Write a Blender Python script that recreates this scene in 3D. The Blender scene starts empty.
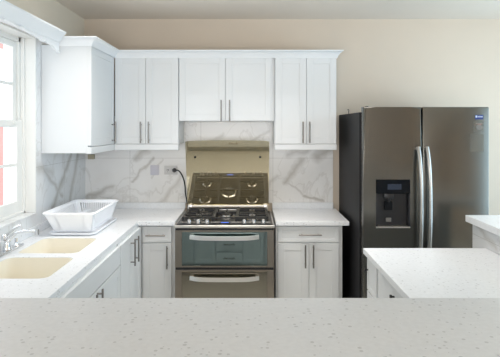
import bpy, bmesh, math, random
from mathutils import Vector, Matrix
random.seed(7)
S = bpy.context.scene
COL = S.collection
PI = math.pi

# ------------------------------------------------------------------ camera
cam_d = bpy.data.cameras.new('camera'); cam = bpy.data.objects.new('camera', cam_d); COL.objects.link(cam)
cam.location = (0, 0, 1.65); cam.rotation_euler = (PI/2, 0, 0)
cam_d.sensor_width = 36; cam_d.lens = 36*492/500; cam_d.shift_y = -51.5/500; cam_d.clip_start = 0.05
S.camera = cam

# ------------------------------------------------------------------ world + lights
w = bpy.data.worlds.new('world'); S.world = w; w.use_nodes = True
bg = w.node_tree.nodes['Background']; bg.inputs[0].default_value = (0.90, 0.95, 1.0, 1); bg.inputs[1].default_value = 1.7

def area(name, loc, rot, sx, sy, power, color, spread=None):
    l = bpy.data.lights.new(name, 'AREA'); l.shape = 'RECTANGLE'; l.size = sx; l.size_y = sy
    l.energy = power; l.color = color
    if spread: l.spread = spread
    o = bpy.data.objects.new(name, l); o.location = loc; o.rotation_euler = rot; COL.objects.link(o)
    return o
# daylight entering by the glazed openings of the living side (right wall) and behind the viewer
area('daylight_right', (3.36, 2.75, 1.45), (0, PI/2, 0), 1.9, 2.2, 68, (0.54, 0.80, 1.0))
area('daylight_rear', (-0.15, -2.93, 1.25), (-PI/2, 0, PI), 2.6, 2.3, 122, (0.91, 0.955, 1.0))
# added fill light above the frame, no fixture; brightens worktops and base fronts
area('fill_overhead', (0.0, 3.25, 2.62), (0, 0, 0), 2.4, 0.5, 14, (1.0, 0.95, 0.90), math.radians(98))
area('daylight_sink_window', (-1.80, 2.55, 1.95), (0, -math.radians(78), 0), 1.3, 1.5, 2, (0.93, 0.96, 1.0))

S.view_settings.view_transform = 'Standard'
S.view_settings.look = 'None'
S.view_settings.gamma = 1.0
S.view_settings.use_curve_mapping = False
S.view_settings.exposure = 0.22
S.cycles.max_bounces = 10; S.cycles.diffuse_bounces = 6; S.cycles.glossy_bounces = 5
S.cycles.transparent_max_bounces = 12; S.cycles.transmission_bounces = 8
S.cycles.sample_clamp_indirect = 6.0
try:
    S.cycles.use_denoising = True
except Exception:
    pass

# ------------------------------------------------------------------ materials
def new_mat(name):
    m = bpy.data.materials.new(name); m.use_nodes = True
    nt = m.node_tree
    return m, nt, nt.nodes['Principled BSDF']

def N(nt, kind, **kw):
    n = nt.nodes.new(kind)
    for k, v in kw.items():
        setattr(n, k, v)
    return n

def plain(name, col, rough=0.5, metal=0.0, noise=0.03, scale=9.0, bump=0.0, bscale=120, coat=0.0, stretch=None, aniso=0.0):
    m, nt, b = new_mat(name)
    b.inputs['Roughness'].default_value = rough; b.inputs['Metallic'].default_value = metal
    b.inputs['Coat Weight'].default_value = coat
    if aniso:
        b.inputs['Anisotropic'].default_value = aniso
    tc = N(nt, 'ShaderNodeTexCoord'); mp = N(nt, 'ShaderNodeMapping')
    if stretch: mp.inputs['Scale'].default_value = stretch
    nt.links.new(tc.outputs['Object'], mp.inputs['Vector'])
    nz = N(nt, 'ShaderNodeTexNoise'); nz.inputs['Scale'].default_value = scale; nz.inputs['Detail'].default_value = 4
    nt.links.new(mp.outputs[0], nz.inputs['Vector'])
    cr = N(nt, 'ShaderNodeValToRGB')
    cr.color_ramp.elements[0].position = .3; cr.color_ramp.elements[1].position = .7
    cr.color_ramp.elements[0].color = tuple(c*(1-noise) for c in col)+(1,)
    cr.color_ramp.elements[1].color = tuple(min(1, c*(1+noise)) for c in col)+(1,)
    nt.links.new(nz.outputs['Fac'], cr.inputs[0]); nt.links.new(cr.outputs[0], b.inputs['Base Color'])
    if bump:
        n2 = N(nt, 'ShaderNodeTexNoise'); n2.inputs['Scale'].default_value = bscale
        nt.links.new(mp.outputs[0], n2.inputs['Vector'])
        bp = N(nt, 'ShaderNodeBump'); bp.inputs['Strength'].default_value = bump; bp.inputs['Distance'].default_value = .002
        nt.links.new(n2.outputs['Fac'], bp.inputs['Height']); nt.links.new(bp.outputs[0], b.inputs['Normal'])
    return m

def marble(name, axis, veins=(), seam_lines=(), base=(0.84, 0.83, 0.82), density=1.0):
    """axis 'x': pattern laid in the (x,z) plane; 'y': in the (y,z) plane. veins: (u0,v0,u1,v1,width,strength)"""
    m, nt, b = new_mat(name)
    b.inputs['Roughness'].default_value = 0.22
    L = nt.links.new
    tc = N(nt, 'ShaderNodeTexCoord'); sp = N(nt, 'ShaderNodeSeparateXYZ'); L(tc.outputs['Object'], sp.inputs[0])
    u = sp.outputs['X' if axis == 'x' else 'Y']; v = sp.outputs['Z']
    def M(op, a, b_=None, c=None, clamp=False):
        n = N(nt, 'ShaderNodeMath', operation=op); n.use_clamp = clamp
        for i, s in enumerate((a, b_, c)):
            if s is None: continue
            if isinstance(s, (int, float)): n.inputs[i].default_value = s
            else: L(s, n.inputs[i])
        return n.outputs[0]
    wob = N(nt, 'ShaderNodeTexNoise'); wob.inputs['Scale'].default_value = 9; wob.inputs['Detail'].default_value = 5
    L(tc.outputs['Object'], wob.inputs['Vector'])
    ws = N(nt, 'ShaderNodeSeparateColor'); L(wob.outputs['Color'], ws.inputs[0])
    uw = M('ADD', u, M('MULTIPLY', M('SUBTRACT', ws.outputs[0], .5), .09))
    vw = M('ADD', v, M('MULTIPLY', M('SUBTRACT', ws.outputs[1], .5), .09))
    total = None
    for (u0, v0, u1, v1, wd, st) in veins:
        du, dv = u1-u0, v1-v0; l2 = du*du+dv*dv
        pu = M('SUBTRACT', uw, u0); pv = M('SUBTRACT', vw, v0)
        t = M('DIVIDE', M('ADD', M('MULTIPLY', pu, du), M('MULTIPLY', pv, dv)), l2, clamp=True)
        ex = M('SUBTRACT', pu, M('MULTIPLY', t, du)); ey = M('SUBTRACT', pv, M('MULTIPLY', t, dv))
        d = M('SQRT', M('ADD', M('MULTIPLY', ex, ex), M('MULTIPLY', ey, ey)))
        f = M('MULTIPLY', M('SUBTRACT', 1.0, M('DIVIDE', d, wd), clamp=True), st)
        total = f if total is None else M('MAXIMUM', total, f)
    # fine random veins
    nz = N(nt, 'ShaderNodeTexNoise'); nz.inputs['Scale'].default_value = 2.1; nz.inputs['Detail'].default_value = 7
    nz.inputs['Distortion'].default_value = 1.4
    L(tc.outputs['Object'], nz.inputs['Vector'])
    rid = M('ABSOLUTE', M('SUBTRACT', nz.outputs['Fac'], .5))
    fine = M('MULTIPLY', M('SUBTRACT', 1.0, M('MULTIPLY', rid, 55.0), clamp=True), .20*density)
    cl = N(nt, 'ShaderNodeTexNoise'); cl.inputs['Scale'].default_value = 2.6; cl.inputs['Detail'].default_value = 5
    L(tc.outputs['Object'], cl.inputs['Vector'])
    cloud = M('MULTIPLY', M('SUBTRACT', cl.outputs['Fac'], .48, clamp=True), .55*density)
    total = fine if total is None else M('MAXIMUM', total, fine)
    total = M('ADD', total, cloud, clamp=True)
    mx = N(nt, 'ShaderNodeMix', data_type='RGBA')
    mx.inputs['A'].default_value = base+(1,); mx.inputs['B'].default_value = (0.27, 0.235, 0.19, 1)
    L(total, mx.inputs['Factor'])
    out = mx.outputs['Result']
    for (ax_, val) in seam_lines:
        src = u if ax_ == 'u' else v
        s = M('LESS_THAN', M('ABSOLUTE', M('SUBTRACT', src, val)), .0016)
        m2 = N(nt, 'ShaderNodeMix', data_type='RGBA'); L(M('MULTIPLY', s, .55), m2.inputs['Factor']); L(out, m2.inputs['A'])
        m2.inputs['B'].default_value = (.3, .29, .27, 1); out = m2.outputs['Result']
    L(out, b.inputs['Base Color'])
    return m

def quartz(name, base=(0.80, 0.80, 0.79)):
    m, nt, b = new_mat(name); L = nt.links.new
    b.inputs['Roughness'].default_value = 0.28
    tc = N(nt, 'ShaderNodeTexCoord')
    vo = N(nt, 'ShaderNodeTexVoronoi'); vo.inputs['Scale'].default_value = 58; vo.inputs['Randomness'].default_value = 1
    L(tc.outputs['Object'], vo.inputs['Vector'])
    se = N(nt, 'ShaderNodeSeparateColor'); L(vo.outputs['Color'], se.inputs[0])
    rare = N(nt, 'ShaderNodeMath', operation='GREATER_THAN'); rare.inputs[1].default_value = .5; L(se.outputs[0], rare.inputs[0])
    rad = N(nt, 'ShaderNodeMath', operation='MULTIPLY'); rad.inputs[1].default_value = .34; L(se.outputs[1], rad.inputs[0])
    near = N(nt, 'ShaderNodeMath', operation='LESS_THAN'); L(vo.outputs['Distance'], near.inputs[0]); L(rad.outputs[0], near.inputs[1])
    mul = N(nt, 'ShaderNodeMath', operation='MULTIPLY'); L(rare.outputs[0], mul.inputs[0]); L(near.outputs[0], mul.inputs[1])
    mu2 = N(nt, 'ShaderNodeMath', operation='MULTIPLY'); L(mul.outputs[0], mu2.inputs[0]); mu2.inputs[1].default_value = .5
    nz = N(nt, 'ShaderNodeTexNoise'); nz.inputs['Scale'].default_value = 60; nz.inputs['Detail'].default_value = 3
    L(tc.outputs['Object'], nz.inputs['Vector'])
    cr = N(nt, 'ShaderNodeValToRGB'); cr.color_ramp.elements[0].position = .35; cr.color_ramp.elements[1].position = .65
    cr.color_ramp.elements[0].color = tuple(c*.965 for c in base)+(1,); cr.color_ramp.elements[1].color = tuple(min(1, c*1.02) for c in base)+(1,)
    L(nz.outputs['Fac'], cr.inputs[0])
    mx = N(nt, 'ShaderNodeMix', data_type='RGBA'); L(mu2.outputs[0], mx.inputs['Factor']); L(cr.outputs[0], mx.inputs['A'])
    mx.inputs['B'].default_value = tuple(c*.45 for c in base)+(1,)
    L(mx.outputs['Result'], b.inputs['Base Color'])
    return m

def glass_thin(name, tint, gloss, gcol=(1, 1, 1), rough=0.0):
    m, nt, b = new_mat(name); L = nt.links.new
    nt.nodes.remove(b)
    tr = N(nt, 'ShaderNodeBsdfTransparent'); tr.inputs[0].default_value = tint+(1,)
    gl = N(nt, 'ShaderNodeBsdfGlossy'); gl.inputs['Color'].default_value = gcol+(1,); gl.inputs['Roughness'].default_value = rough
    mx = N(nt, 'ShaderNodeMixShader'); mx.inputs[0].default_value = gloss
    L(tr.outputs[0], mx.inputs[1]); L(gl.outputs[0], mx.inputs[2]); L(mx.outputs[0], nt.nodes['Material Output'].inputs[0])
    return m

M = {}
M['wall'] = plain('wall_paint', (0.64, 0.55, 0.455), .9, noise=.015, scale=3, bump=.15, bscale=90)
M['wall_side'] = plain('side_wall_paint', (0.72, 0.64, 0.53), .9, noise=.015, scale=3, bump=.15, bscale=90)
M['ceiling'] = plain('ceiling_paint', (0.80, 0.725, 0.645), .95, noise=.01, scale=2, bump=.15, bscale=90)
M['floor'] = plain('floor_tile', (0.62, 0.59, 0.53), .35, noise=.06, scale=3)
M['cab'] = plain('white_lacquer', (0.70, 0.72, 0.735), .32, noise=.008, scale=4, coat=.15)
M['trim'] = plain('white_gloss_trim', (0.80, 0.82, 0.84), .35, noise=.008)
M['frame'] = plain('white_window_vinyl', (0.80, 0.80, 0.78), .4, noise=.01)
M['quartz'] = quartz('white_quartz', (0.775, 0.795, 0.82))
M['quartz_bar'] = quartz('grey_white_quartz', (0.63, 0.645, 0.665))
bv = [(-.82, .945, -.62, 1.20, .035, .32), (-1.08, 1.15, -.88, 1.37, .022, .5), (-1.49, 1.00, -1.26, 1.10, .035, .5),
      (-1.04, 1.36, -.95, 1.44, .05, .5), (.48, 1.35, .33, 1.15, .045, .55), (.34, 1.15, .50, 1.02, .018, .38), (.50, 1.02, .66, .975, .02, .62),
      (.35, 1.40, .52, 1.43, .05, .45), (.60, 1.37, .74, 1.44, .06, .5), (-.02, 1.50, .18, 1.60, .03, .35), (.08, 1.00, .24, 1.20, .03, .3),
      (-.9, 1.2, -.80, 1.35, .015, .3), (-.40, 1.50, -.25, 1.58, .03, .3)]
M['marble_back'] = marble('marble_back_wall', 'x', bv, [('v', 1.365), ('u', -1.10), ('u', -.45), ('u', .21)])
lv = [(3.75, 1.02, 4.15, 1.42, .05, .62), (3.55, 1.36, 3.95, 1.10, .03, .5), (4.1, .98, 4.3, 1.40, .05, .55), (3.5, 1.36, 3.75, 1.30, .06, .4)]
M['marble_left'] = marble('marble_left_wall', 'y', lv, [('v', 1.365), ('u', 4.0)], base=(0.76, 0.775, 0.79))
M['marble_bar'] = marble('marble_bar_wall', 'y', [(2.9, .93, 3.15, 1.03, .03, .35)], [('v', .955)], base=(0.70, 0.71, 0.72), density=.6)
M['steel'] = plain('brushed_steel', (0.62, 0.60, 0.57), .28, 1.0, noise=.05, scale=20, stretch=(1, 1, 30))
M['nickel'] = plain('satin_nickel_pull', (0.27, 0.255, 0.24), .36, 1.0, noise=.05)
M['bright_steel'] = plain('bright_handle_steel', (0.86, 0.85, 0.83), .3, 1.0, noise=.02)
M['chrome'] = plain('chrome', (0.75, 0.76, 0.78), .08, 1.0, noise=.01)
M['range_steel'] = plain('range_steel', (0.29, 0.26, 0.225), .3, 1.0, noise=.05, scale=20, stretch=(30, 1, 1))
M['fridge'] = plain('dark_stainless', (0.15, 0.146, 0.132), .25, 1.0, noise=.03, scale=8, stretch=(40, 1, 1))
M['fridge_side'] = plain('fridge_side_dark', (0.014, 0.014, 0.016), .55, noise=.15, scale=5)
M['fridge_side'].node_tree.nodes['Principled BSDF'].inputs['Specular IOR Level'].default_value = .22
M['fridge_handle'] = plain('fridge_handle_steel', (0.40, 0.39, 0.37), .3, 1.0, noise=.02)
M['black'] = plain('black_plastic', (0.012, 0.012, 0.014), .35, noise=.2)
M['iron'] = plain('cast_iron', (0.014, 0.014, 0.015), .5, noise=.3, bump=.3)
M['enamel'] = plain('black_enamel', (0.008, 0.008, 0.009), .3, noise=.2); M['enamel'].node_tree.nodes['Principled BSDF'].inputs['Specular IOR Level'].default_value = .3
M['oven_glass'] = plain('oven_glass_dark', (0.23, 0.29, 0.285), .04, 1.0, noise=.01)
M['oven_glass_low'] = plain('lower_oven_glass', (0.25, 0.24, 0.205), .10, 1.0, noise=.02)
M['burner'] = plain('burner_cap_metal', (0.55, 0.54, 0.52), .22, 1.0, noise=.05)
M['knob'] = plain('knob_silver', (0.52, 0.51, 0.50), .25, 1.0, noise=.03)
M['lid'] = glass_thin('smoked_bronze_glass', (0.98, 0.93, 0.79), .53, (0.82, 0.78, 0.66))
M['pane'] = glass_thin('window_glass', (0.96, 0.97, 0.97), .05)
M['sink'] = plain('cream_composite', (0.86, 0.82, 0.72), .35, noise=.01)
M['rack'] = plain('white_plastic', (0.92, 0.94, 0.98), .4, noise=.005)
M['plate'] = plain('lilac_white_plastic', (0.60, 0.59, 0.66), .4, noise=.01)
M['outlet'] = plain('outlet_white', (0.62, 0.61, 0.60), .4, noise=.01)
M['beige'] = plain('beige_plastic', (0.42, 0.38, 0.28), .5, noise=.02)
M['blue'] = plain('blue_sticker', (0.008, 0.03, 0.16), .35, noise=.02)
M['stick_white'] = plain('sticker_white', (0.55, 0.62, 0.75), .4, noise=.02)
M['stick_red'] = plain('sticker_rust', (0.25, 0.14, 0.11), .4, noise=.02)
M['film'] = glass_thin('clear_label_film', (0.9, 0.9, 0.88), .07, (.8, .8, .78), .35)
M['facade'] = plain('pink_facade', (0.70, 0.36, 0.33), .9, noise=.04, scale=1.5)
M['outside_white'] = plain('outside_white', (0.85, 0.85, 0.85), .8, noise=.01)
M['plinth'] = plain('plinth_grey', (0.35, 0.36, 0.37), .6, noise=.02)
M['dark_glass'] = plain('dispenser_gloss', (0.006, 0.007, 0.009), .18, noise=.1); M['dark_glass'].node_tree.nodes['Principled BSDF'].inputs['Specular IOR Level'].default_value = .1
M['slate'] = plain('dispenser_bay', (0.008, 0.008, 0.010), .5, noise=.1)
m, nt, b = new_mat('clock_digits'); M['clock'] = m
b.inputs['Base Color'].default_value = (0.01, 0.02, 0.08, 1); b.inputs['Emission Color'].default_value = (0.08, 0.22, 1, 1); b.inputs['Emission Strength'].default_value = 1.2

# ------------------------------------------------------------------ mesh helpers
class MB:
    def __init__(s): s.bm = bmesh.new()
    def box(s, x0, x1, y0, y1, z0, z1, bev=0, seg=2):
        r = bmesh.ops.create_cube(s.bm, size=1.0)
        vs = r['verts']
        for v in vs:
            v.co = Vector(((x0+x1)/2+v.co.x*(x1-x0), (y0+y1)/2+v.co.y*(y1-y0), (z0+z1)/2+v.co.z*(z1-z0)))
        if bev:
            es = list({e for v in vs for e in v.link_edges})
            bmesh.ops.bevel(s.bm, geom=es, offset=bev, segments=seg, affect='EDGES', profile=.5)
        return s
    def cyl(s, p0, p1, r0, r1=None, n=16, cap=True):
        r1 = r0 if r1 is None else r1
        p0 = Vector(p0); p1 = Vector(p1); d = p1-p0
        mat = Matrix.Translation((p0+p1)/2) @ d.to_track_quat('Z', 'Y').to_matrix().to_4x4()
        bmesh.ops.create_cone(s.bm, cap_ends=cap, segments=n, radius1=r0, radius2=r1, depth=d.length, matrix=mat)
        return s
    def tube(s, pts, rad, n=10, cap=True, flat=1.0):
        pts = [Vector(p) for p in pts]; rings = []
        rads = rad if isinstance(rad, (list, tuple)) else [rad]*len(pts)
        up = None
        for i, p in enumerate(pts):
            t = (pts[min(i+1, len(pts)-1)]-pts[max(i-1, 0)]).normalized()
            if up is None:
                up = Vector((0, 0, 1)) if abs(t.z) < .9 else Vector((1, 0, 0))
            side = t.cross(up).normalized(); up = side.cross(t).normalized()
            rings.append([s.bm.verts.new(p+(side*math.cos(a)*flat+up*math.sin(a))*rads[i]) for a in [2*PI*k/n for k in range(n)]])
        for a, b_ in zip(rings, rings[1:]):
            for k in range(n):
                s.bm.faces.new((a[k], a[(k+1) % n], b_[(k+1) % n], b_[k]))
        if cap:
            s.bm.faces.new(rings[0][::-1]); s.bm.faces.new(rings[-1])
        return s
    def lathe(s, c, prof, n=24):
        """prof: list of (radius, z) about the vertical axis through c"""
        rings = []
        for r, z in prof:
            rings.append([s.bm.verts.new((c[0]+max(r, 1e-4)*math.cos(2*PI*k/n), c[1]+max(r, 1e-4)*math.sin(2*PI*k/n), c[2]+z)) for k in range(n)])
        for a, b_ in zip(rings, rings[1:]):
            for k in range(n):
                s.bm.faces.new((a[k], a[(k+1) % n], b_[(k+1) % n], b_[k]))
        s.bm.faces.new(rings[0][::-1]); s.bm.faces.new(rings[-1])
        return s
    def prism(s, loop, vec):
        """extrude a planar loop of 3D points along vec"""
        a = [s.bm.verts.new(p) for p in loop]; v = Vector(vec)
        b_ = [s.bm.verts.new(Vector(p)+v) for p in loop]
        s.bm.faces.new(a); s.bm.faces.new(b_[::-1])
        n = len(a)
        for k in range(n):
            s.bm.faces.new((a[k], b_[k], b_[(k+1) % n], a[(k+1) % n]))
        return s
    def sweep(s, path, prof):
        """prof: (out, up) offsets; path: list of (point, outdir) mitred by hand"""
        rings = [[s.bm.verts.new(Vector(p)+Vector(o)*a+Vector((0, 0, 1))*z) for a, z in prof] for p, o in path]
        n = len(prof)
        for a, b_ in zip(rings, rings[1:]):
            for k in range(n):
                s.bm.faces.new((a[k], a[(k+1) % n], b_[(k+1) % n], b_[k]))
        s.bm.faces.new(rings[0]); s.bm.faces.new(rings[-1][::-1])
        return s
    def slab(s, outer, holes, z0, z1):
        """flat slab with holes; loops are (x, y) lists"""
        for z in (z1, z0):
            es = []
            for lp in [outer]+holes:
                vs = [s.bm.verts.new((x, y, z)) for x, y in lp]
                es += [s.bm.edges.new((vs[i], vs[(i+1) % len(vs)])) for i in range(len(vs))]
            bmesh.ops.triangle_fill(s.bm, use_beauty=True, edges=es)
        for lp in [outer]+holes:
            n = len(lp)
            t = [s.bm.verts.new((x, y, z1)) for x, y in lp]; q = [s.bm.verts.new((x, y, z0)) for x, y in lp]
            for i in range(n):
                s.bm.faces.new((t[i], t[(i+1) % n], q[(i+1) % n], q[i]))
        bmesh.ops.remove_doubles(s.bm, verts=s.bm.verts, dist=1e-5)
        return s
    def build(s, name, mat, parent=None, smooth=False):
        bmesh.ops.recalc_face_normals(s.bm, faces=s.bm.faces)
        me = bpy.data.meshes.new(name); s.bm.to_mesh(me); s.bm.free()
        me.materials.append(mat)
        if smooth:
            for p in me.polygons: p.use_smooth = True
            try: me.set_sharp_from_angle(angle=math.radians(40))
            except Exception: pass
        o = bpy.data.objects.new(name, me); COL.objects.link(o)
        if parent is not None:
            o.parent = parent
            # geometry is given in world metres: cancel the parent's placement
            bpy.context.view_layer.update()
            o.matrix_parent_inverse = parent.matrix_world.inverted()
        return o

def empty(name, loc, label=None, cat=None, group=None, kind=None):
    o = bpy.data.objects.new(name, None); o.location = loc; o.empty_display_size = .1; COL.objects.link(o)
    tag(o, label, cat, group, kind); bpy.context.view_layer.update(); return o
def tag(o, label=None, cat=None, group=None, kind=None):
    for k, v in (('label', label), ('category', cat), ('group', group), ('kind', kind)):
        if v: o[k] = v
    return o
def struct(o): o['kind'] = 'structure'; return o

def rrect(x0, x1, y0, y1, r, n=6):
    pts = []
    for cx, cy, a0 in ((x1-r, y1-r, 0), (x0+r, y1-r, PI/2), (x0+r, y0+r, PI), (x1-r, y0+r, 1.5*PI)):
        for k in range(n+1):
            a = a0+PI/2*k/n; pts.append((cx+r*math.cos(a), cy+r*math.sin(a)))
    return pts

def pull(p, axis, out, length, parent, r=.006, off=.032):
    """bar pull centred on surface point p, running along axis, standing off along out; one mesh"""
    p = Vector(p); a = Vector(axis); o = Vector(out)
    mb = MB()
    c = p+o*off
    mb.cyl(c-a*length/2, c+a*length/2, r, n=12)
    for s_ in (-1, 1):
        q = p+a*s_*length*.36
        mb.cyl(q, q+o*off, r*.8, n=10)
    return mb.build('handle', M['nickel'], parent, smooth=True)

def shaker(name, o, ua, na, u0, u1, z0, z1, parent, th=.02, rail=.055, mat=None, rec=.004):
    """panel in a vertical plane. o: plane point, ua: 'x' or 'y' run axis, na: outward sign along the other axis"""
    mb = MB()
    def bx(a0, a1, n0, n1, b0, b1, bev=.0015):
        n0, n1 = sorted((o+na*n0, o+na*n1))
        if ua == 'x': mb.box(a0, a1, n0, n1, b0, b1, bev, 1)
        else: mb.box(n0, n1, a0, a1, b0, b1, bev, 1)
    if rail:
        bx(u0, u0+rail, 0, th, z0, z1); bx(u1-rail, u1, 0, th, z0, z1)
        bx(u0+rail, u1-rail, 0, th, z0, z0+rail); bx(u0+rail, u1-rail, 0, th, z1-rail, z1)
        bx(u0+rail-.002, u1-rail+.002, 0, th-rec, z0+rail-.002, z1-rail+.002, 0)
    else:
        bx(u0, u1, 0, th, z0, z1, .002)
    return mb.build(name, mat or M['cab'], parent)

# ------------------------------------------------------------------ room shell
XL, XR, YB, YR, ZC = -1.52, 3.4, 4.52, -3.0, 2.64
struct(MB().box(XL-.3, XR+.2, YR-.2, YB+.2, -.08, 0).build('floor', M['floor']))
struct(MB().box(XL-.3, XR+.2, YR-.2, YB+.2, ZC, ZC+.08).build('ceiling', M['ceiling']))
struct(MB().box(XL-.3, XR+.2, YB, YB+.15, 0, ZC).build('wall_back', M['wall']))
struct(MB().box(XL-.3, XR+.2, YR-.15, YR, 0, ZC).build('wall_rear', M['wall']))
struct(MB().box(XR, XR+.15, YR, YB, 0, ZC).build('wall_right', M['wall']))
WY0, WY1, WZ0, WZ1 = 1.70, 3.47, 1.035, 2.285
mb = MB()
mb.box(XL-.16, XL, YR, WY0, 0, ZC); mb.box(XL-.16, XL, WY1, YB, 0, ZC)
mb.box(XL-.16, XL, WY0, WY1, 0, WZ0); mb.box(XL-.16, XL, WY0, WY1, WZ1, ZC)
struct(mb.build('wall_left', M['wall_side']))
# marble cladding
struct(MB().box(XL, .76, YB-.012, YB, .955, 1.75).build('trim_1', M['marble_back']))
mb = MB()
mb.box(XL, XL+.012, WY1, YB-.012, .955, 2.30); mb.box(XL, XL+.012, 0.6, WY1, .90, WZ0)
mb.box(XL-.14, XL+.016, WY0, WY1-.012, WZ0-.001, WZ0+.012, .002)
struct(mb.build('trim_2', M['marble_left']))
mb = MB(); mb.box(XL-.14, XL+.012, WY1-.012, WY1, WZ0+.012, WZ1-.012, .002, 1); mb.box(XL-.14, XL+.012, WY0, WY1, WZ1-.012, WZ1, .002, 1)
struct(mb.build('trim_5', M['frame']))

# window in the left wall
wn = struct(empty('window_1', (XL-.1, (WY0+WY1)/2, WZ0)))
fx0, fx1 = XL-.15, XL-.085
mb = MB(); g = .045; a0, a1, b0, b1 = WY0, WY1-.012, WZ0+.012, WZ1
mb.box(fx0, fx1, a0, a0+g, b0, b1, .003); mb.box(fx0, fx1, a1-g, a1, b0, b1, .003)
mb.box(fx0, fx1, a0, a1, b0, b0+g, .003); mb.box(fx0, fx1, a0, a1, b1-g, b1, .003)
mb.box(XL-.085, XL-.06, a1-.018, a1, b0, b1, .002); mb.box(XL-.085, XL-.06, a0, a1, b0, b0+.018, .002)
mb.box(XL-.086, XL-.074, a1-g-.002, a1-.017, b0, 1.70); mb.box(XL-.086, XL-.074, a0, a1-g, b0+.017, b0+g+.002)
mb.build('window_frame', M['frame'], wn)
zm = 1.67
def sash(x0, x1, z0, z1, name):
    mb = MB(); s = .05; y0, y1 = a0+g, a1-g
    mb.box(x0, x1, y0, y0+s, z0, z1, .004); mb.box(x0, x1, y1-s, y1, z0, z1, .004)
    mb.box(x0, x1, y0+s, y1-s, z0, z0+s, .004); mb.box(x0, x1, y0+s, y1-s, z1-s*.8, z1, .004)
    xm = (x0+x1)/2
    for k in range(1, 6):
        yy = y0+s+(y1-y0-2*s)*k/6
        mb.box(xm-.008, xm+.008, yy-.009, yy+.009, z0+s, z1-s*.8)
    mb.box(xm-.008, xm+.008, y0+s, y1-s, (z0+z1)/2-.009, (z0+z1)/2+.009)
    o = mb.build(name, M['frame'], wn)
    MB().box(xm-.002, xm+.002, y0+s, y1-s, z0+s, z1-s*.8).build('pane', M['pane'], o)
sash(XL-.125, XL-.10, zm-.02, b1-g, 'window_sash')
sash(XL-.098, XL-.072, b0+g, zm+.025, 'window_sash')
mb = MB(); mb.box(XL-.072, XL-.058, 2.9, 2.96, zm+.0, zm+.022, .003); mb.box(XL-.072, XL-.058, 3.3, 3.34, zm, zm+.022, .003)
mb.build('window_latch', M['frame'], wn)

# neighbouring house seen through the panes
hb = empty('neighbour_house', (-8, 13, 0), 'pink-red rendered house with white trim outside the window', 'building')
MB().box(-12, -7.52, 11.0, 15, -2.5, 5.8).build('wall', M['facade'], hb)
MB().box(-7.53, -7.46, 12.0, 14.98, 1.68, 4.0).build('window_trim', M['outside_white'], hb)
MB().box(-12.2, -7.4, 10.8, 15.1, 5.8, 6.0).build('eaves', M['outside_white'], hb)
struct(MB().box(-40, XL-.4, -10, 40, -2.6, -2.5).build('ground', M['outside_white']))

# ------------------------------------------------------------------ window pelmet with crown and scalloped skirt
pm = empty('window_pelmet', (-1.36, 2.6, 2.2), 'white scalloped pelmet board with crown moulding above the window', 'pelmet')
PX = -1.355; PY0, PY1 = 1.2, 3.494
def scallop(y):
    # lower edge of the board (z), measured at the visible end
    pts = [(3.545, 2.172), (3.49, 2.178), (3.46, 2.19), (3.43, 2.187), (3.40, 2.205), (3.36, 2.215), (3.30, 2.212), (3.25, 2.225), (3.235, 2.21),
           (3.18, 2.222), (3.10, 2.226), (2.98, 2.232), (2.93, 2.248), (2.905, 2.244), (2.87, 2.236), (2.80, 2.245), (2.72, 2.25)]
    for (ya, za), (yb, zb) in zip(pts, pts[1:]):
        if yb <= y <= ya:
            t = (ya-y)/(ya-yb); return za+(zb-za)*t
    return 2.25
ys = [PY0] + [PY0+(2.70-PY0)*k/20 for k in range(1, 20)] + [2.70+(PY1-2.70)*k/60 for k in range(61)]
loop = [(PX, y, scallop(y) if y > 2.7 else 2.25-.012*math.sin((y-PY0)*9)**2) for y in ys] + [(PX, PY1, 2.26), (PX, PY0, 2.26)]
loop2 = loop[:-2]+[(PX, PY1, 2.30), (PX, PY0, 2.30)]
mb = MB(); mb.prism(loop2, (-.018, 0, 0)); mb.build('board', M['trim'], pm)
MB().tube([(PX+.001, p[1], p[2]) for p in loop[:-2]], .0065, 8).build('scallop_bead', M['trim'], pm, smooth=True)
mb = MB(); mb.box(XL+.014, PX-.018, PY0, PY1, 2.285, 2.30); mb.box(XL+.014, PX-.018, PY0, PY0+.018, 2.2, 2.285)
mb.build('top_board', M['trim'], pm)
crown_prof = [(0, -.075), (.006, -.075), (.010, -.062), (.018, -.052), (.030, -.032), (.044, -.018), (.050, -.012), (.050, 0), (0, 0)]
mb = MB(); mb.sweep([((PX, PY0, 2.325), (1, 0, 0)), ((PX, PY1, 2.325), (1, 0, 0))], crown_prof); mb.build('crown_moulding', M['trim'], pm, smooth=True)

# ------------------------------------------------------------------ upper cabinets
UF = 4.17; UD = 4.19; BK = YB-.012     # door face, carcass front
ZU0, ZR0, ZU1 = 1.505, 1.455, 2.243
def upper(name, label, x0, x1, z0, z1, splits, pulls, rail=True):
    t = empty(name, ((x0+x1)/2, BK, z0), label, 'cabinet', 'white wall cabinets')
    MB().box(x0, x1, UD, BK, z0 if not rail else z0-.0, z1, .001, 1).build('body', M['cab'], t)
    if rail:
        mb = MB(); mb.box(x0, x1, UF-.004, UD+.012, ZR0, z0-.001, .004); mb.build('light_rail', M['cab'], t)
    for (a, b_), (px, pz) in zip(splits, pulls):
        d = shaker('door', UD, 'x', -1, a+.0015, b_-.0015, z0+.003, z1-.003, t)
        pull((px, UF, pz), (0, 0, 1), (0, -1, 0), .18, d)
    return t
zh = 1.65-.045
upper('wall_cabinet', 'white two-door wall cabinet in the corner left of the stove', -1.15, -.605, ZU0, ZU1,
      [(-1.145, -.885), (-.885, -.607)], [(-.922, zh), (-.855, zh)])
upper('wall_cabinet', 'shorter white two-door wall cabinet hanging directly above the stove', -.602, .205, 1.70, ZU1,
      [(-.602, -.207), (-.207, .185)], [(-.243, 1.788), (-.172, 1.788)], rail=False)
upper('wall_cabinet', 'white two-door wall cabinet between stove and refrigerator', .208, .735, ZU0, ZU1,
      [(.214, .478), (.478, .733)], [(.447, zh), (.503, zh)])
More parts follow.
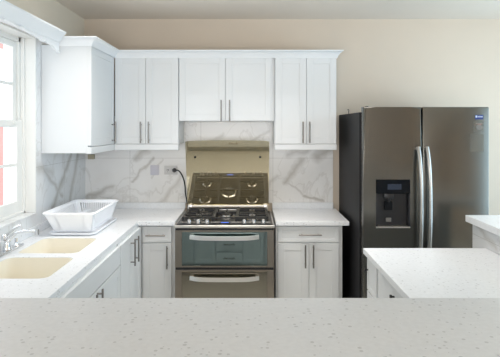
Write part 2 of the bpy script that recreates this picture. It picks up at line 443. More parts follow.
t = empty('wall_cabinet', (XL, 3.8, 1.46), 'white wall cabinet beside the window, large blank end panel facing forward', 'cabinet', 'white wall cabinets')
LX = -1.17; LY = 3.55
MB().box(XL+.014, LX, LY, 4.19, 1.46, ZU1, .001, 1).build('body', M['cab'], t)
MB().box(LX, LX+.024, LY, LY+.03, 1.515, ZU1, .002, 1).build('stile', M['cab'], t)
d = shaker('door', LX, 'y', 1, LY+.032, 4.165, ZU0+.003, ZU1-.003, t)
pull((LX+.02, 4.09, zh), (0, 0, 1), (1, 0, 0), .18, d)
mb = MB(); mb.box(LX-.012, LX+.026, LY-.002, 4.165, ZR0, ZU0-.001, .004); mb.build('light_rail', M['cab'], t)
# crown over the cabinets: one continuous run
zt = 2.297
cp = [(0, -.062), (.005, -.062), (.012, -.045), (.026, -.026), (.042, -.012), (.050, -.008), (.050, 0), (-.05, 0), (-.05, -.03), (0, -.05)]
mb = MB()
F2 = LX+.024
mb.sweep([((-1.375, LY, zt), (0, -1, 0)), ((F2, LY, zt), (1, -1, 0)), ((F2, UF, zt), (1, -1, 0)), ((.735, UF, zt), (1, -1, 0)), ((.735, BK, zt), (1, 0, 0))], cp)
tag(mb.build('crown_moulding', M['trim'], smooth=True), 'white crown moulding running along the tops of the wall cabinets', 'moulding')

# ------------------------------------------------------------------ base cabinets
CT = .905; CB = .872
FX = -.86      # left run face
FY = 3.90      # back run face (doors)
def base_body(t, x0, x1, y0, y1, face):
    MB().box(x0, x1, y0, y1, .10, CB-.001, .001, 1).build('body', M['cab'], t)
    k = .06
    p = {'-y': (x0, x1, y0+k, y1), '+x': (x0, x1-k, y0, y1), '+y': (x0, x1, y0, y1-k), '-x': (x0+k, x1, y0, y1)}[face]
    MB().box(*p, 0, .099).build('plinth', M['plinth'], t)
# corner-left base unit (back run)
t = empty('base_cabinet', (-.7, 4.2, 0), 'narrow white base cabinet with drawer just left of the stove', 'cabinet', 'white base cabinets')
base_body(t, -.878, -.592, FY+.02, BK, '-y')
d = shaker('drawer', FY+.02, 'x', -1, -.852, -.622, .735, .86, t, rail=.028, rec=.003); pull((-.745, FY, .795), (1, 0, 0), (0, -1, 0), .155, d)
d = shaker('door', FY+.02, 'x', -1, -.852, -.622, .12, .727, t); pull((-.655, FY, .622), (0, 0, 1), (0, -1, 0), .18, d)
# right base unit
t = empty('base_cabinet', (.48, 4.2, 0), 'white two-door base cabinet with wide drawer between stove and refrigerator', 'cabinet', 'white base cabinets')
base_body(t, .205, .735, FY+.02, BK, '-y')
d = shaker('drawer', FY+.02, 'x', -1, .222, .705, .735, .86, t, rail=.028, rec=.003); pull((.475, FY, .80), (1, 0, 0), (0, -1, 0), .18, d)
d = shaker('door', FY+.02, 'x', -1, .222, .466, .12, .727, t); pull((.437, FY, .63), (0, 0, 1), (0, -1, 0), .18, d)
d = shaker('door', FY+.02, 'x', -1, .469, .705, .12, .727, t); pull((.50, FY, .63), (0, 0, 1), (0, -1, 0), .18, d)
# left run
t = empty('base_cabinet', (-1.2, 3.6, 0), 'white corner base cabinet with two tall doors on the left run, beside the sink unit', 'cabinet', 'white base cabinets')
MB().box(XL+.014, FX-.02, 3.335, BK, .10, CB-.001, .001, 1).build('body', M['cab'], t)
MB().box(FX-.06, FX-.02, 3.272, 3.334, .10, CB-.001).build('stile', M['cab'], t)
MB().box(XL+.014, FX-.08, 3.272, BK, 0, .099).build('plinth', M['plinth'], t)
d = shaker('door', FX-.02, 'y', 1, 3.276, 3.59, .12, .86, t); pull((FX, 3.545, .745), (0, 0, 1), (1, 0, 0), .19, d)
d = shaker('door', FX-.02, 'y', 1, 3.594, 3.88, .12, .86, t); pull((FX, 3.66, .745), (0, 0, 1), (1, 0, 0), .19, d)
t = empty('base_cabinet', (-1.2, 2.7, 0), 'white sink base cabinet with plain false front above two doors', 'cabinet', 'white base cabinets')
mb = MB(); x0, x1, y0, y1 = XL+.014, FX-.02, 2.162, 3.268
mb.box(x0, x1, y0, y0+.018, .10, CB-.001); mb.box(x0, x1, y1-.018, y1, .10, .64); mb.box(x0, x1, y0+.018, y1-.018, .10, .118)
mb.box(x0, x0+.012, y0+.018, y1-.018, .118, .62); mb.box(x1-.018, x1, y0+.018, y1-.018, .72, CB-.001)
mb.build('body', M['cab'], t); MB().box(x0, x1-.06, y0, y1, 0, .099).build('plinth', M['plinth'], t)
shaker('false_front', FX-.02, 'y', 1, 2.166, 3.264, .735, .86, t, rail=0)
d = shaker('door', FX-.02, 'y', 1, 2.166, 2.713, .12, .728, t); pull((FX, 2.665, .645), (0, 0, 1), (1, 0, 0), .19, d)
d = shaker('door', FX-.02, 'y', 1, 2.717, 3.264, .12, .728, t); pull((FX, 2.765, .645), (0, 0, 1), (1, 0, 0), .19, d)

# ------------------------------------------------------------------ stone worktops
def build_ct(mb, name, mat, label, cat='countertop'):
    o = mb.build(name, mat); tag(o, label, cat)
    bv_ = o.modifiers.new('edge', 'BEVEL'); bv_.width = .003; bv_.segments = 2; bv_.limit_method = 'ANGLE'; bv_.angle_limit = math.radians(60)
    return o
CE = -.885+.004
outer = [(XL+.013, 2.11), (CE, 2.11), (CE, 3.875), (-.590, 3.875), (-.590, BK-.001), (XL+.013, BK-.001)]
B1 = (-1.385, -1.02, 2.905, 3.31); B2 = (-1.385, -1.00, 2.42, 2.82)
holes = [rrect(*B1, .05), rrect(*B2, .05)]
ct = build_ct(MB().slab(outer, holes, CB, CT), 'countertop', M['quartz'], 'white speckled stone countertop holding the sink, turning the left corner')
mb = MB(); mb.box(XL+.026, -.590, BK-.020, BK-.001, CT, .96, .002); mb.box(XL+.013, XL+.030, 2.11, BK-.021, CT, .96, .002)
mb.build('upstand', M['quartz'], ct)
ct = build_ct(MB().slab([(.203, 3.875), (.782, 3.875), (.782, BK-.001), (.203, BK-.001)], [], CB, CT), 'countertop', M['quartz'],
              'short white stone countertop between stove and refrigerator')
MB().box(.203, .76, BK-.020, BK-.001, CT, .96, .002).build('upstand', M['quartz'], ct)

# sink
sk = empty('double_sink', (-1.2, 2.86, CT), 'cream double-bowl undermount sink set in the left countertop', 'sink')
def bowl(b, depth=.19):
    x0, x1, y0, y1 = b
    mb = MB(); rings = []
    prof = [(.0015, CT-.004, .0485), (.004, CB-.08, .052), (.012, CB-depth+.04, .065), (.030, CB-depth+.008, .075), (.06, CB-depth, .08)]
    for ins, z, r in prof:
        rings.append([mb.bm.verts.new((x, y, z)) for x, y in rrect(x0+ins, x1-ins, y0+ins, y1-ins, r, 6)])
    n = len(rings[0])
    for a, b_ in zip(rings, rings[1:]):
        for k in range(n): mb.bm.faces.new((a[k], a[(k+1) % n], b_[(k+1) % n], b_[k]))
    mb.bm.faces.new(rings[-1])
    # outside shell and flange
    out = []
    for ins, z, r in [(.0005, CT-.004, .0495), (.0005, CB-.002, .0495), (-.008, CB-.004, .06), (-.008, CB-depth-.012, .07)]:
        out.append([mb.bm.verts.new((x, y, z)) for x, y in rrect(x0+ins, x1-ins, y0+ins, y1-ins, r, 6)])
    for k in range(n):
        for p_, q_ in zip(out, out[1:]): mb.bm.faces.new((p_[k], p_[(k+1) % n], q_[(k+1) % n], q_[k]))
        mb.bm.faces.new((rings[0][k], rings[0][(k+1) % n], out[0][(k+1) % n], out[0][k]))
    mb.bm.faces.new(out[-1])
    o = mb.build('basin', M['sink'], sk, smooth=True)
    c = ((x0+x1)/2, (y0+y1)/2, CB-depth)
    MB().lathe(c, [(.042, .0005), (.042, .003), (.036, .004), (.030, .001), (.010, .001), (.008, .006), (.0, .006)], 24).build('drain', M['chrome'], o, smooth=True)
bowl(B1); bowl(B2)

# faucet
fc = empty('faucet', (-1.445, 2.93, CT), 'chrome two-handle kitchen faucet behind the sink under the window', 'faucet')
mb = MB(); mb.box(-1.475, -1.42, 2.76, 3.10, CT, CT+.014, .006, 3); mb.build('base_plate', M['chrome'], fc, smooth=True)
mb = MB(); c = (-1.447, 2.93, CT+.014)
mb.lathe(c, [(.024, 0), (.022, .02), (.016, .03), (.015, .055), (.0, .058)], 20)
sp = [(-1.447, 2.93, CT+.05), (-1.435, 2.93, CT+.075), (-1.415, 2.93, CT+.098), (-1.395, 2.93, CT+.113), (-1.372, 2.93, CT+.122), (-1.34, 2.93, CT+.126), (-1.30, 2.93, CT+.127), (-1.270, 2.93, CT+.126)]
mb.tube(sp, [.013, .0125, .0115, .011, .0105, .010, .0095, .0095], 14)
mb.build('spout', M['chrome'], fc, smooth=True)
MB().cyl((-1.268, 2.93, CT+.136), (-1.268, 2.93, CT+.104), .0125, n=16).build('aerator', M['chrome'], fc, smooth=True)
mb = MB(); mb.lathe((-1.462, 2.93, CT+.07), [(.013, 0), (.019, .008), (.019, .028), (.010, .038), (0, .040)], 18)
mb.tube([(-1.455, 2.93, CT+.098), (-1.43, 2.93, CT+.122), (-1.40, 2.93, CT+.143), (-1.375, 2.93, CT+.155), (-1.362, 2.93, CT+.157)], [.009, .0085, .008, .010, .009], 12)
mb.build('lever', M['chrome'], fc, smooth=True)
sy = empty('side_sprayer', (-1.435, 3.02, CT+.0145), 'small chrome side sprayer standing beside the faucet', 'sprayer')
MB().lathe((-1.436, 3.02, CT+.0145), [(.024, 0), (.021, .006), (.012, .012), (.010, .022), (0, .023)], 16).build('holder', M['chrome'], sy, smooth=True)
mb = MB(); mb.lathe((-1.436, 3.02, CT+.0378), [(.007, 0), (.009, .012), (.009, .026), (0, .028)], 16)
mb.build('spray_head', M['chrome'], sy, smooth=True)

# ------------------------------------------------------------------ dish rack
dr = empty('dish_rack', (-1.25, 3.66, CT), 'white slotted plastic dish rack on a drip tray beside the sink', 'dish rack')
def ring_loft(mb, rings):
    for a, b_ in zip(rings, rings[1:]):
        n = len(a)
        for k in range(n): mb.bm.faces.new((a[k], a[(k+1) % n], b_[(k+1) % n], b_[k]))
# tray
mb = MB(); rings = []
for ex, z in [(-.0, CT+.001), (.012, CT+.006), (.016, CT+.020), (.010, CT+.020), (.004, CT+.010), (-.01, CT+.006)]:
    rings.append([mb.bm.verts.new((x, y, z)) for x, y in rrect(-1.375-ex, -1.075+ex, 3.38-ex, 3.95+ex, .05, 5)])
mb.bm.faces.new(rings[0]); ring_loft(mb, rings); mb.bm.faces.new(rings[-1])
mb.build('drip_tray', M['rack'], dr, smooth=True)
# basket: floor, flared walls with slots (solid corners, ribs between)
bx0, bx1, by0, by1 = -1.355, -1.100, 3.41, 3.91
tx0, tx1, ty0, ty1 = -1.405, -1.065, 3.345, 3.96
z0, z1 = CT+.022, CT+.155
def pt(u, v, k):
    """u,v in 0..1 across the basket plan, k 0 bottom..1 top"""
    return Vector(((bx0+(bx1-bx0)*u)*(1-k)+(tx0+(tx1-tx0)*u)*k, (by0+(by1-by0)*v)*(1-k)+(ty0+(ty1-ty0)*v)*k, z0+(z1-z0)*k))
mb = MB()
def strip(side, s0, s1, k0, k1, th=.004):
    f = {'near': lambda s, k: pt(s, 0, k), 'far': lambda s, k: pt(s, 1, k), 'left': lambda s, k: pt(0, s, k), 'right': lambda s, k: pt(1, s, k)}[side]
    n = {'near': (0, 1, 0), 'far': (0, -1, 0), 'left': (1, 0, 0), 'right': (-1, 0, 0)}[side]
    q = [f(s0, k0), f(s1, k0), f(s1, k1), f(s0, k1)]
    mb.prism(q, Vector(n)*th)
for side in ('near', 'far', 'left', 'right'):
    if side == 'near':
        strip(side, 0, 1, 0, 1)
        for q in (.2, .8): strip(side, q-.01, q+.01, .1, .9, .007)
        continue
    strip(side, 0, .1, 0, 1); strip(side, .9, 1, 0, 1); strip(side, .1, .9, 0, .16); strip(side, .1, .9, .88, 1)
    nr = 15 if side == 'far' else 22
    for k in range(1, nr):
        s = .1+.8*k/nr; strip(side, s-.014*15/nr, s+.014*15/nr, .16, .88, .0035)
# floor grid
mb.box(bx0, bx1, by0, by0+.05, z0, z0+.004); mb.box(bx0, bx1, by1-.05, by1, z0, z0+.004)
for k in range(12):
    x = bx0+(bx1-bx0)*k/11; mb.box(x-.005, x+.005, by0, by1, z0, z0+.004)
for k in range(1, 7):
    y = by0+(by1-by0)*k/7; mb.box(bx0, bx1, y-.005, y+.005, z0, z0+.004)
mb.build('basket', M['rack'], dr)
mb = MB(); rings = []
for ex, z in [(-.004, z1-.004), (.010, z1-.006), (.014, z1), (.010, z1+.005), (-.002, z1+.006), (-.006, z1)]:
    rings.append([mb.bm.verts.new((x, y, z)) for x, y in rrect(tx0-ex, tx1+ex, ty0-ex, ty1+ex, .035, 5)])
rings.append(rings[0]); ring_loft(mb, rings)
mb.build('rim', M['rack'], dr, smooth=True)
for k in range(9):
    y = by0+.09+k*.045; mb = MB()
    mb.tube([(bx0+.07, y, z0+.004), (bx0+.07, y, z0+.07), (bx0+.075, y, z0+.078), (bx0+.10, y, z0+.078), (bx0+.105, y, z0+.07), (bx0+.105, y, z0+.004)], .003, 6)
    mb.build('plate_divider', M['rack'], dr, smooth=True)

# ------------------------------------------------------------------ range
RX0, RX1 = -.582, .188; RF = 3.80; RBk = 4.44; RM = (RX0+RX1)/2
rg = empty('gas_range', (RM, 4.1, 0), 'freestanding stainless gas stove with double oven and raised smoked glass lid', 'stove')
MB().box(RX0, RX1, RF+.03, RBk, .06, .868, .003).build('body', M['range_steel'], rg)
for x in (RX0+.05, RX1-.05):
    for y in (RF+.08, RBk-.06): MB().cyl((x, y, 0), (x, y, .06), .02, n=12).build('foot', M['black'], rg)
mb = MB(); mb.box(RX0-.004, RX1+.004, RF-.012, RBk, .870, .893, .006, 3); mb.build('rim', M['steel'], rg, smooth=True)
mb = MB(); mb.box(RX0+.012, RX1-.012, RF+.004, RBk-.03, .893, .898, .002); mb.build('cooktop', M['enamel'], rg)
MB().box(RX0+.03, RX1-.03, RF+.088, RF+.092, .898, .901).build('panel_line', M['steel'], rg)
# rear rail carrying the lid
mb = MB(); mb.box(RX0+.03, RX1-.03, RBk-.075, RBk-.045, .898, .925, .003)
mb.cyl((RX0+.03, RBk-.062, .945), (RX1-.03, RBk-.062, .945), .011, n=16)
for x in (RX0+.05, RX1-.05): mb.box(x-.02, x+.02, RBk-.08, RBk-.045, .898, .962, .004)
mb.build('hinge_rail', M['steel'], rg, smooth=True)
# burners
bs = [(RX0+.17, RF+.20, .036), (RX0+.17, RF+.44, .045), (RM, RF+.33, .060), (RX1-.17, RF+.20, .036), (RX1-.17, RF+.44, .045)]
for x, y, r in bs:
    bo = MB().lathe((x, y, .898), [(r*1.25, 0), (r*1.2, .006), (r*.95, .010), (r*.9, .018), (0, .018)], 24).build('burner', M['burner'], rg, smooth=True)
    MB().lathe((x, y, .9165), [(r*.92, 0), (r*.95, .004), (r*.8, .009), (0, .010)], 24).build('burner_cap', M['enamel'], bo, smooth=True)
# grates: three cast iron frames
def grate(x0, x1, y0, y1, cs):
    mb = MB(); z = .936; t_ = .0085
    for x in (x0, x1): mb.box(x-t_, x+t_, y0, y1, z-.012, z, .002)
    for y in (y0, y1, (y0+y1)/2): mb.box(x0, x1, y-t_, y+t_, z-.012, z, .002)
    for cx, cy in cs:
        for a in range(4):
            ang = a*PI/2; d = Vector((math.cos(ang), math.sin(ang), 0))
            reach = ((x1-x0)/2 if a % 2 == 0 else min(.11, (y1-y0)/2))
            p = Vector((cx, cy, z-.003))
            q0, q1 = p+d*.022, p+d*reach
            mb.box(min(q0.x, q1.x)-(.004 if a % 2 else 0), max(q0.x, q1.x)+(.004 if a % 2 else 0), min(q0.y, q1.y)-(0 if a % 2 else .004), max(q0.y, q1.y)+(0 if a % 2 else .004), z-.010, z+.004, .0015)
    for x in (x0, x1):
        for y in (y0, y1): mb.box(x-.009, x+.009, y-.009, y+.009, .898, z+.004, .002)
    mb.build('grate', M['iron'], rg)
grate(RX0+.05, RX0+.285, RF+.105, RF+.545, [bs[0][:2], bs[1][:2]])
grate(RX0+.297, RX1-.297, RF+.105, RF+.545, [bs[2][:2]])
grate(RX1-.285, RX1-.05, RF+.105, RF+.545, [bs[3][:2], bs[4][:2]])
# knobs
for x in (-.475, -.405, -.335, -.045, .03, .105):
    k_ = MB().lathe((x, RF+.045, .898), [(.021, 0), (.021, .004), (.016, .007), (.0145, .028), (.012, .031), (0, .031)], 20).build('knob', M['knob'], rg, smooth=True)
    MB().box(x-.0025, x+.0025, RF+.030, RF+.060, .929, .934, .001).build('knob_grip', M['knob'], k_)
MB().box(RM-.045, RM+.045, RF+.022, RF+.072, .898, .903, .002).build('display_panel', M['black'], rg)
# lit blue clock window
MB().box(RM-.030, RM+.030, RF+.036, RF+.058, .903, .9036).build('clock_window', M['clock'], rg)
# oven doors
def oven_door(z0, z1, gmat, hz):
    mb = MB()
    mb.box(RX0+.002, RX0+.055, RF, RF+.029, z0, z1, .003); mb.box(RX1-.055, RX1-.002, RF, RF+.029, z0, z1, .003)
    mb.box(RX0+.055, RX1-.055, RF+.002, RF+.029, z0, z0+.012, .001); mb.box(RX0+.055, RX1-.055, RF+.002, RF+.029, z1-.012, z1, .001)
    d = mb.build('oven_door', M['range_steel'], rg)
    MB().box(RX0+.055, RX1-.055, RF+.0005, RF+.024, z0+.012, z1-.012, .002).build('door_glass', gmat, d)
    # bowed flat bar handle
    pts = []; hw = .265
    for k in range(17):
        s = -1+2*k/16; pts.append(Vector((RM+hw*s, RF-.052+.030*abs(s)**6, hz+.006*abs(s)**3)))
    mb = MB(); h = .016
    lo = [mb.bm.verts.new(p+Vector((0, -.005, -h))) for p in pts]; hi = [mb.bm.verts.new(p+Vector((0, -.005, h))) for p in pts]
    lo2 = [mb.bm.verts.new(p+Vector((0, .005, -h))) for p in pts]; hi2 = [mb.bm.verts.new(p+Vector((0, .005, h))) for p in pts]
    for k in range(16):
        for a, b_ in ((lo, hi), (hi, hi2), (hi2, lo2), (lo2, lo)): mb.bm.faces.new((a[k], a[k+1], b_[k+1], b_[k]))
    for k in (0, -1): mb.bm.faces.new((lo[k], hi[k], hi2[k], lo2[k]))
    for s_ in (-1, 1): mb.box(RM+s_*(hw-.012)-.014, RM+s_*(hw-.012)+.014, RF-.03, RF+.002, hz-.012, hz+.016, .003)
    mb.build('handle', M['bright_steel'], d, smooth=True)
oven_door(.565, .851, M['oven_glass'], .80)
oven_door(.10, .545, M['oven_glass_low'], .485)
MB().box(RX0+.004, RX1-.004, RF+.006, RF+.03, .546, .564).build('door_gap', M['black'], rg)
MB().box(RX0+.004, RX1-.004, RF+.003, RF+.03, .852, .869).build('door_gap', M['black'], rg)
MB().box(RX0+.01, RX1-.01, RF+.02, RF+.03, .062, .098).build('toe_panel', M['black'], rg)
# the glass lid, leaning back a little
tilt = math.radians(-15); LH = .595; ly, lz = RBk-.062, .958
lw0, lw1 = RX0+.025, RX1-.022
def lp(x, h, dn=0):
    return Vector((x, ly+h*math.sin(tilt)+dn*math.cos(tilt), lz+h*math.cos(tilt)-dn*math.sin(tilt)))
loop = [(lw0, 0), (lw1, 0), (lw1, LH-.014), (lw1-.005, LH-.008), (lw1-.04, LH-.004)]
for k in range(1, 8):
    s = k/8; loop.append((lw1-.04+(lw0-lw1+.08)*s, LH-.004+.006*math.sin(PI*s)))
loop += [(lw0+.04, LH-.004), (lw0+.005, LH-.008), (lw0, LH-.014)]
lid = MB().prism([lp(x, h) for x, h in loop], (0, .005*math.cos(tilt), -.005*math.sin(tilt))).build('glass_lid', M['lid'], rg)
for x in (-.475, .088):
    c = lp(x, LH-.148); n_ = Vector((0, -math.cos(tilt), math.sin(tilt)))
    MB().cyl(c+n_*.0002, c+n_*.010, .010, .008, n=16).build('rubber_bumper', M['black'], lid, smooth=True)
# power cord and sockets
cd = MB(); cpts = [(-.676, 4.475, 1.255), (-.66, 4.468, 1.257), (-.645, 4.468, 1.250), (-.625, 4.47, 1.225), (-.605, 4.472, 1.18), (-.592, 4.475, 1.12), (-.588, 4.478, 1.05), (-.575, 4.478, .98), (-.565, 4.48, .90), (-.56, 4.48, .7)]
def smooth_path(p, n=6):
    p = [Vector(q) for q in p]; out = []
    for i in range(len(p)-1):
        a = p[max(i-1, 0)]; b_ = p[i]; c = p[i+1]; d = p[min(i+2, len(p)-1)]
        for k in range(n):
            t_ = k/n; out.append(.5*((2*b_)+(c-a)*t_+(2*a-5*b_+4*c-d)*t_**2+(-a+3*b_-3*c+d)*t_**3))
    out.append(p[-1]); return out
pc = empty('power_cord', (-.68, 4.49, 1.255), 'black stove power cord plugged into the wall socket', 'cord')
MB().tube(smooth_path(cpts), .006, 8).build('cable', M['black'], pc, smooth=True)
mb = MB(); mb.lathe((0, 0, 0), [(.014, 0), (.020, .004), (.020, .018), (.013, .028), (.009, .036), (0, .036)], 16)
for v in mb.bm.verts: v.co = Vector((-.690+v.co.x, 4.499-v.co.z, 1.255+v.co.y))
mb.box(-.705, -.672, 4.466, 4.485, 1.243, 1.267, .006); mb.build('plug', M['black'], pc, smooth=True)
so = empty('wall_socket', (-.73, 4.5, 1.25), 'pale double wall socket with the black plug in it', 'socket')
MB().box(-.785, -.665, 4.500, 4.508, 1.215, 1.295, .003).build('face_plate', M['outlet'], so)
mb = MB()
for cx in (-.752,):
    mb.box(cx-.008, cx-.004, 4.4985, 4.5005, 1.25, 1.265); mb.box(cx+.004, cx+.008, 4.4985, 4.5005, 1.25, 1.265); mb.cyl((cx, 4.4985, 1.24), (cx, 4.5005, 1.24), .003, n=10)
mb.build('socket_slots', M['slate'], so)
bp_ = empty('blank_plate', (-.87, 4.5, 1.25), 'small square lilac-white switch plate on the marble left of the stove', 'wall plate')
MB().box(-.912, -.832, 4.499, 4.508, 1.21, 1.30, .003).build('face_plate', M['plate'], bp_)
MB().box(-.898, -.846, 4.4965, 4.499, 1.228, 1.282, .001).build('rocker', M['plate'], bp_)
jb = MB().box(-1.475, -1.42, 4.47, 4.508, 1.357, 1.40, .004).build('junction_box', M['beige'])
tag(jb, 'tiny beige box on the marble under the corner wall cabinet', 'box')

# ------------------------------------------------------------------ refrigerator
fr = empty('refrigerator', (1.28, 4.0, 0), 'dark stainless side-by-side refrigerator with blackish side and ice dispenser', 'refrigerator')
GX0, GX1, GF, GB = .825, 1.74, 3.58, 4.505; GT = 1.796
MB().box(GX0-.010, GX1-.008, GF+.085, GB, .03, 1.76, .004).build('body', M['fridge_side'], fr)
for x in (GX0+.08, GX1-.08):
    for y in (GF+.15, GB-.08): MB().cyl((x, y, 0), (x, y, .03), .022, n=12).build('foot', M['black'], fr)
MB().box(GX0+.015, GX1-.015, GF+.03, GF+.085, .03, .10, .003).build('grille', M['black'], fr)
SX = 1.253
def door_shell(name, x0, x1, hole=None):
    mb = MB(); y0, y1, z0, z1 = GF, GF+.068, .105, GT
    if hole is None:
        mb.box(x0, x1, y0, y1, z0, z1, .006, 3)
    else:
        hx0, hx1, hz0, hz1 = hole
        xs = [x0, hx0, hx1, x1]; zs = [z0, hz0, hz1, z1]
        # front face grid with a hole, plus sides and back; then bevel the outer edges
        V = {(i, k): mb.bm.verts.new((xs[i], y0, zs[k])) for i in range(4) for k in range(4)}
        for i in range(3):
            for k in range(3):
                if (i, k) == (1, 1): continue
                mb.bm.faces.new((V[i, k], V[i+1, k], V[i+1, k+1], V[i, k+1]))
        ringo = [(i, 0) for i in range(4)]+[(3, k) for k in range(1, 4)]+[(i, 3) for i in (2, 1, 0)]+[(0, k) for k in (2, 1)]
        Bv = {q: mb.bm.verts.new((V[q].co.x, y1, V[q].co.z)) for q in ringo}
        for a, b_ in zip(ringo, ringo[1:]+ringo[:1]): mb.bm.faces.new((V[a], V[b_], Bv[b_], Bv[a]))
        mb.bm.faces.new([Bv[q] for q in ringo])
        ri = [(1, 1), (2, 1), (2, 2), (1, 2)]; yi = y0+.060
        Iv = {q: mb.bm.verts.new((V[q].co.x, yi, V[q].co.z)) for q in ri}
        for a, b_ in zip(ri, ri[1:]+ri[:1]): mb.bm.faces.new((V[a], V[b_], Iv[b_], Iv[a]))
        mb.bm.faces.new([Iv[q] for q in ri])
        es = [e for e in mb.bm.edges if all(abs(v.co.y-y0) < 1e-6 for v in e.verts) and (all(abs(v.co.x-x0) < 1e-6 for v in e.verts) or all(abs(v.co.x-x1) < 1e-6 for v in e.verts) or all(abs(v.co.z-z1) < 1e-6 for v in e.verts))]
        bmesh.ops.bevel(mb.bm, geom=es, offset=.016, segments=5, affect='EDGES', profile=.5)
    return mb.build(name, M['fridge'], fr, smooth=True)
H = (.916, 1.166, .912, 1.268)
dl = door_shell('door', GX0, SX-.004, H); dr_ = door_shell('door', SX+.004, GX1)
MB().box(GX0+.012, GX1-.012, GF+.069, GF+.085, .105, 1.78).build('door_gasket', M['black'], fr)
def fhandle(x, lean, d):
    pts = []
    for k in range(21):
        s = k/20; z = .62+(1.505-.62)*s
        pts.append((x+lean*(1-(2*s-1)**2), GF-.022-.040*(1-abs(2*s-1)**4), z))
    mb = MB(); mb.tube(pts, .0145, 14)
    for z in (.632, 1.493): mb.box(x-.012, x+.012, GF-.028, GF+.001, z-.012, z+.012, .003)
    mb.build('handle', M['fridge_handle'], d, smooth=True)
fhandle(SX-.035, .008, dl); fhandle(SX+.027, .010, dr_)
# dispenser
hx0, hx1, hz0, hz1 = H
MB().box(hx0+.002, hx1-.002, GF-.003, GF+.02, 1.165, hz1-.002, .003).build('dispenser_panel', M['dark_glass'], dl)
MB().box(hx0+.085, hx1-.065, GF-.0042, GF-.0032, 1.195, 1.235).build('dispenser_screen', plain('screen_blue_grey', (0.012, 0.02, 0.04), .3), dl)
mb = MB()
mb.box(hx0+.001, hx0+.012, GF-.002, GF+.058, hz0+.014, 1.164); mb.box(hx1-.012, hx1-.001, GF-.002, GF+.058, hz0+.014, 1.164)
mb.box(hx0+.012, hx1-.012, GF+.050, GF+.058, hz0+.014, 1.164)
mb.build('dispenser_bay', M['slate'], dl)
mb = MB(); mb.box(hx0+.001, hx1-.001, GF-.006, GF+.055, hz0+.002, hz0+.014, .003); mb.build('drip_tray', M['steel'], dl)
mb = MB(); mb.box(hx0+.065, hx0+.135, GF+.012, GF+.05, 1.125, 1.164, .004); mb.cyl((hx0+.10, GF+.028, 1.125), (hx0+.10, GF+.028, 1.10), .014, .010, n=14)
mb.build('ice_chute', M['black'], dl, smooth=True)
mb = MB(); mb.box(hx0+.07, hx0+.13, GF+.030, GF+.038, 1.04, 1.105, .004); mb.build('lever', M['dark_glass'], dl)
mb = MB(); mb.box(hx0+.08, hx0+.12, GF+.028, GF+.034, .955, .985, .003); mb.build('lever', M['nickel'], dl)  # small bright chip standing in for the curved reflection in the bay
# hinge cover
mb = MB(); mb.box(GX0+.012, GX0+.075, GF+.03, GF+.13, 1.762, 1.788, .008, 3); mb.cyl((GX0+.035, GF+.05, 1.78), (GX0+.035, GF+.05, 1.802), .014, n=14)
mb.build('hinge_cover', M['black'], fr, smooth=True)
mb = MB(); mb.box(GX1-.075, GX1-.012, GF+.03, GF+.13, 1.762, 1.788, .008, 3); mb.build('hinge_cover', M['black'], fr, smooth=True)
# stickers on the right door
MB().box(1.637, 1.697, GF-.0012, GF-.0002, 1.706, 1.738).build('blue_sticker', M['blue'], dr_)
mb = MB(); mb.box(1.641, 1.652, GF-.0018, GF-.0012, 1.719, 1.733)
for k in range(5): mb.box(1.657+k*.0075, 1.6615+k*.0075, GF-.0018, GF-.0012, 1.720, 1.730)
mb.build('sticker_print', M['stick_white'], dr_)
MB().box(1.625, 1.70, GF-.0012, GF-.0002, 1.615, 1.690).build('film_label', M['film'], dr_)
mb = MB()
mb.cyl((1.668, GF-.0018, 1.648), (1.668, GF-.0012, 1.648), .022, n=24); mb.box(1.648, 1.69, GF-.0018, GF-.0012, 1.672, 1.680)
mb.build('label_emblem', plain('label_grey', (0.16, 0.15, 0.14), .4), dr_)
MB().box(1.650, 1.686, GF-.0022, GF-.0018, 1.668, 1.674).build('label_print', M['stick_red'], dr_)
MB().box(1.60, 1.70, GF-.0012, GF-.0002, 1.47, 1.60).build('film_label', M['film'], dr_)
# little wire hook on top of the fridge
mb = MB(); mb.tube(smooth_path([(.862, 4.30, 1.7602), (.862, 4.30, 1.785), (.864, 4.30, 1.797), (.858, 4.30, 1.803), (.851, 4.30, 1.797)], 4), .003, 8)
mb.cyl((.862, 4.30, 1.760), (.862, 4.30, 1.764), .012, n=12)
tag(mb.build('wire_hook', M['black'], smooth=True), 'tiny dark wire hook standing on top of the refrigerator', 'hook')

# ------------------------------------------------------------------ right peninsula and bars
def small_knob(p, parent):
    mb = MB(); p = Vector(p)
    mb.cyl(p, p+Vector((-.014, 0, 0)), .005, n=10); mb.cyl(p+Vector((-.012, 0, 0)), p+Vector((-.022, 0, 0)), .009, .011, n=14)
    return mb.build('knob', M['iron'], parent, smooth=True)
PXL = .696; PFX = .716; PYE = 3.03
t = empty('base_cabinet', (1.1, 2.9, 0), 'white peninsula cabinet, far end unit facing the stove gap, small dark drawer knob', 'cabinet', 'peninsula cabinets')
base_body(t, PFX+.02, 1.44, 2.785, 3.0, '-x')
MB().box(PFX+.02, 1.44, 3.0005, 3.012, .0, CB-.001).build('end_panel', M['cab'], t)
d = shaker('drawer', PFX+.02, 'y', -1, 2.79, 3.01, .66, .855, t, rail=.03); small_knob((PFX, 2.985, .784), d)
d = shaker('door', PFX+.02, 'y', -1, 2.79, 3.01, .12, .652, t)
t = empty('base_cabinet', (1.1, 2.45, 0), 'white peninsula cabinet nearer the bar, drawer with a small dark knob', 'cabinet', 'peninsula cabinets')
base_body(t, PFX+.02, 1.44, 2.12, 2.765, '-x')
d = shaker('drawer', PFX+.02, 'y', -1, 2.125, 2.76, .66, .855, t, rail=0); small_knob((PFX, 2.44, .808), d)
d = shaker('door', PFX+.02, 'y', -1, 2.125, 2.44, .12, .652, t); pull((PFX, 2.40, .56), (0, 0, 1), (-1, 0, 0), .18, d)
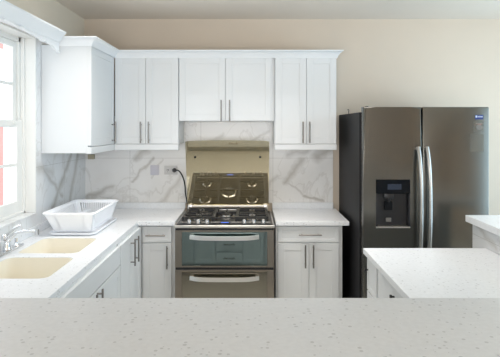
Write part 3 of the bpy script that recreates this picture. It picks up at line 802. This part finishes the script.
d = shaker('door', PFX+.02, 'y', -1, 2.444, 2.76, .12, .652, t); pull((PFX, 2.485, .56), (0, 0, 1), (-1, 0, 0), .18, d)
# front run base cabinets (mirrored in the oven glass)
xs = [-.86, -.63, -.385, -.08, .165, .44, .713]
kinds = ['door', 'door', 'drawers', 'door', 'door', 'door']
t = empty('base_cabinet', (-.07, 1.85, 0), 'white base cabinets and drawer stack under the front bar, seen only in the oven glass', 'cabinet', 'peninsula cabinets')
base_body(t, -.862, .713, 1.74, 2.06, '+y')
for (xa, xb), kd in zip(zip(xs, xs[1:]), kinds):
    if kd == 'door':
        d = shaker('door', 2.06, 'x', 1, xa+.005, xb-.005, .12, .86, t, rail=.04); pull((xb-.04, 2.08, .70), (0, 0, 1), (0, 1, 0), .18, d)
    else:
        for za, zb in ((.12, .245), (.25, .425), (.43, .64), (.645, .86)):
            d = shaker('drawer', 2.06, 'x', 1, xa+.005, xb-.005, za+.005, zb-.004, t, rail=.0); pull(((xa+xb)/2, 2.08, (za+zb)/2), (1, 0, 0), (0, 1, 0), .13, d)
ct = build_ct(MB().slab([(PXL, 2.105), (1.452, 2.105), (1.452, PYE), (PXL, PYE)], [], CB, CT), 'countertop', M['quartz'],
              'lower white stone countertop on the right peninsula in front of the refrigerator')
ct = build_ct(MB().slab([(XL+.013, 1.685), (1.452, 1.685), (1.452, 2.104), (XL+.013, 2.104)], [], CB, CT), 'countertop', M['quartz'],
              'low stone countertop strip tucked behind the front bar')
# half walls
BZ1 = 1.07; BZ0 = 1.028
struct(MB().box(1.472, 1.60, 1.25, 3.20, 0, BZ0-.001).build('wall_bar_right', M['wall']))
struct(MB().box(1.453, 1.472, 1.70, 3.20, 0, BZ0-.001).build('trim_3', M['marble_bar']))
struct(MB().box(1.453, 1.600, 3.20, 3.212, 0, BZ0-.001).build('trim_4', M['marble_bar']))
struct(MB().box(XL, 1.472, 1.54, 1.684, 0, BZ0-.001).build('wall_bar_front', M['wall']))
MB_ = MB().slab([(1.42, 1.673), (1.90, 1.673), (1.90, 3.245), (1.42, 3.245)], [], BZ0, BZ1)
build_ct(MB_, 'bar_top', M['quartz'], 'thick white raised bar top at the right edge, higher than the peninsula', 'bar top')
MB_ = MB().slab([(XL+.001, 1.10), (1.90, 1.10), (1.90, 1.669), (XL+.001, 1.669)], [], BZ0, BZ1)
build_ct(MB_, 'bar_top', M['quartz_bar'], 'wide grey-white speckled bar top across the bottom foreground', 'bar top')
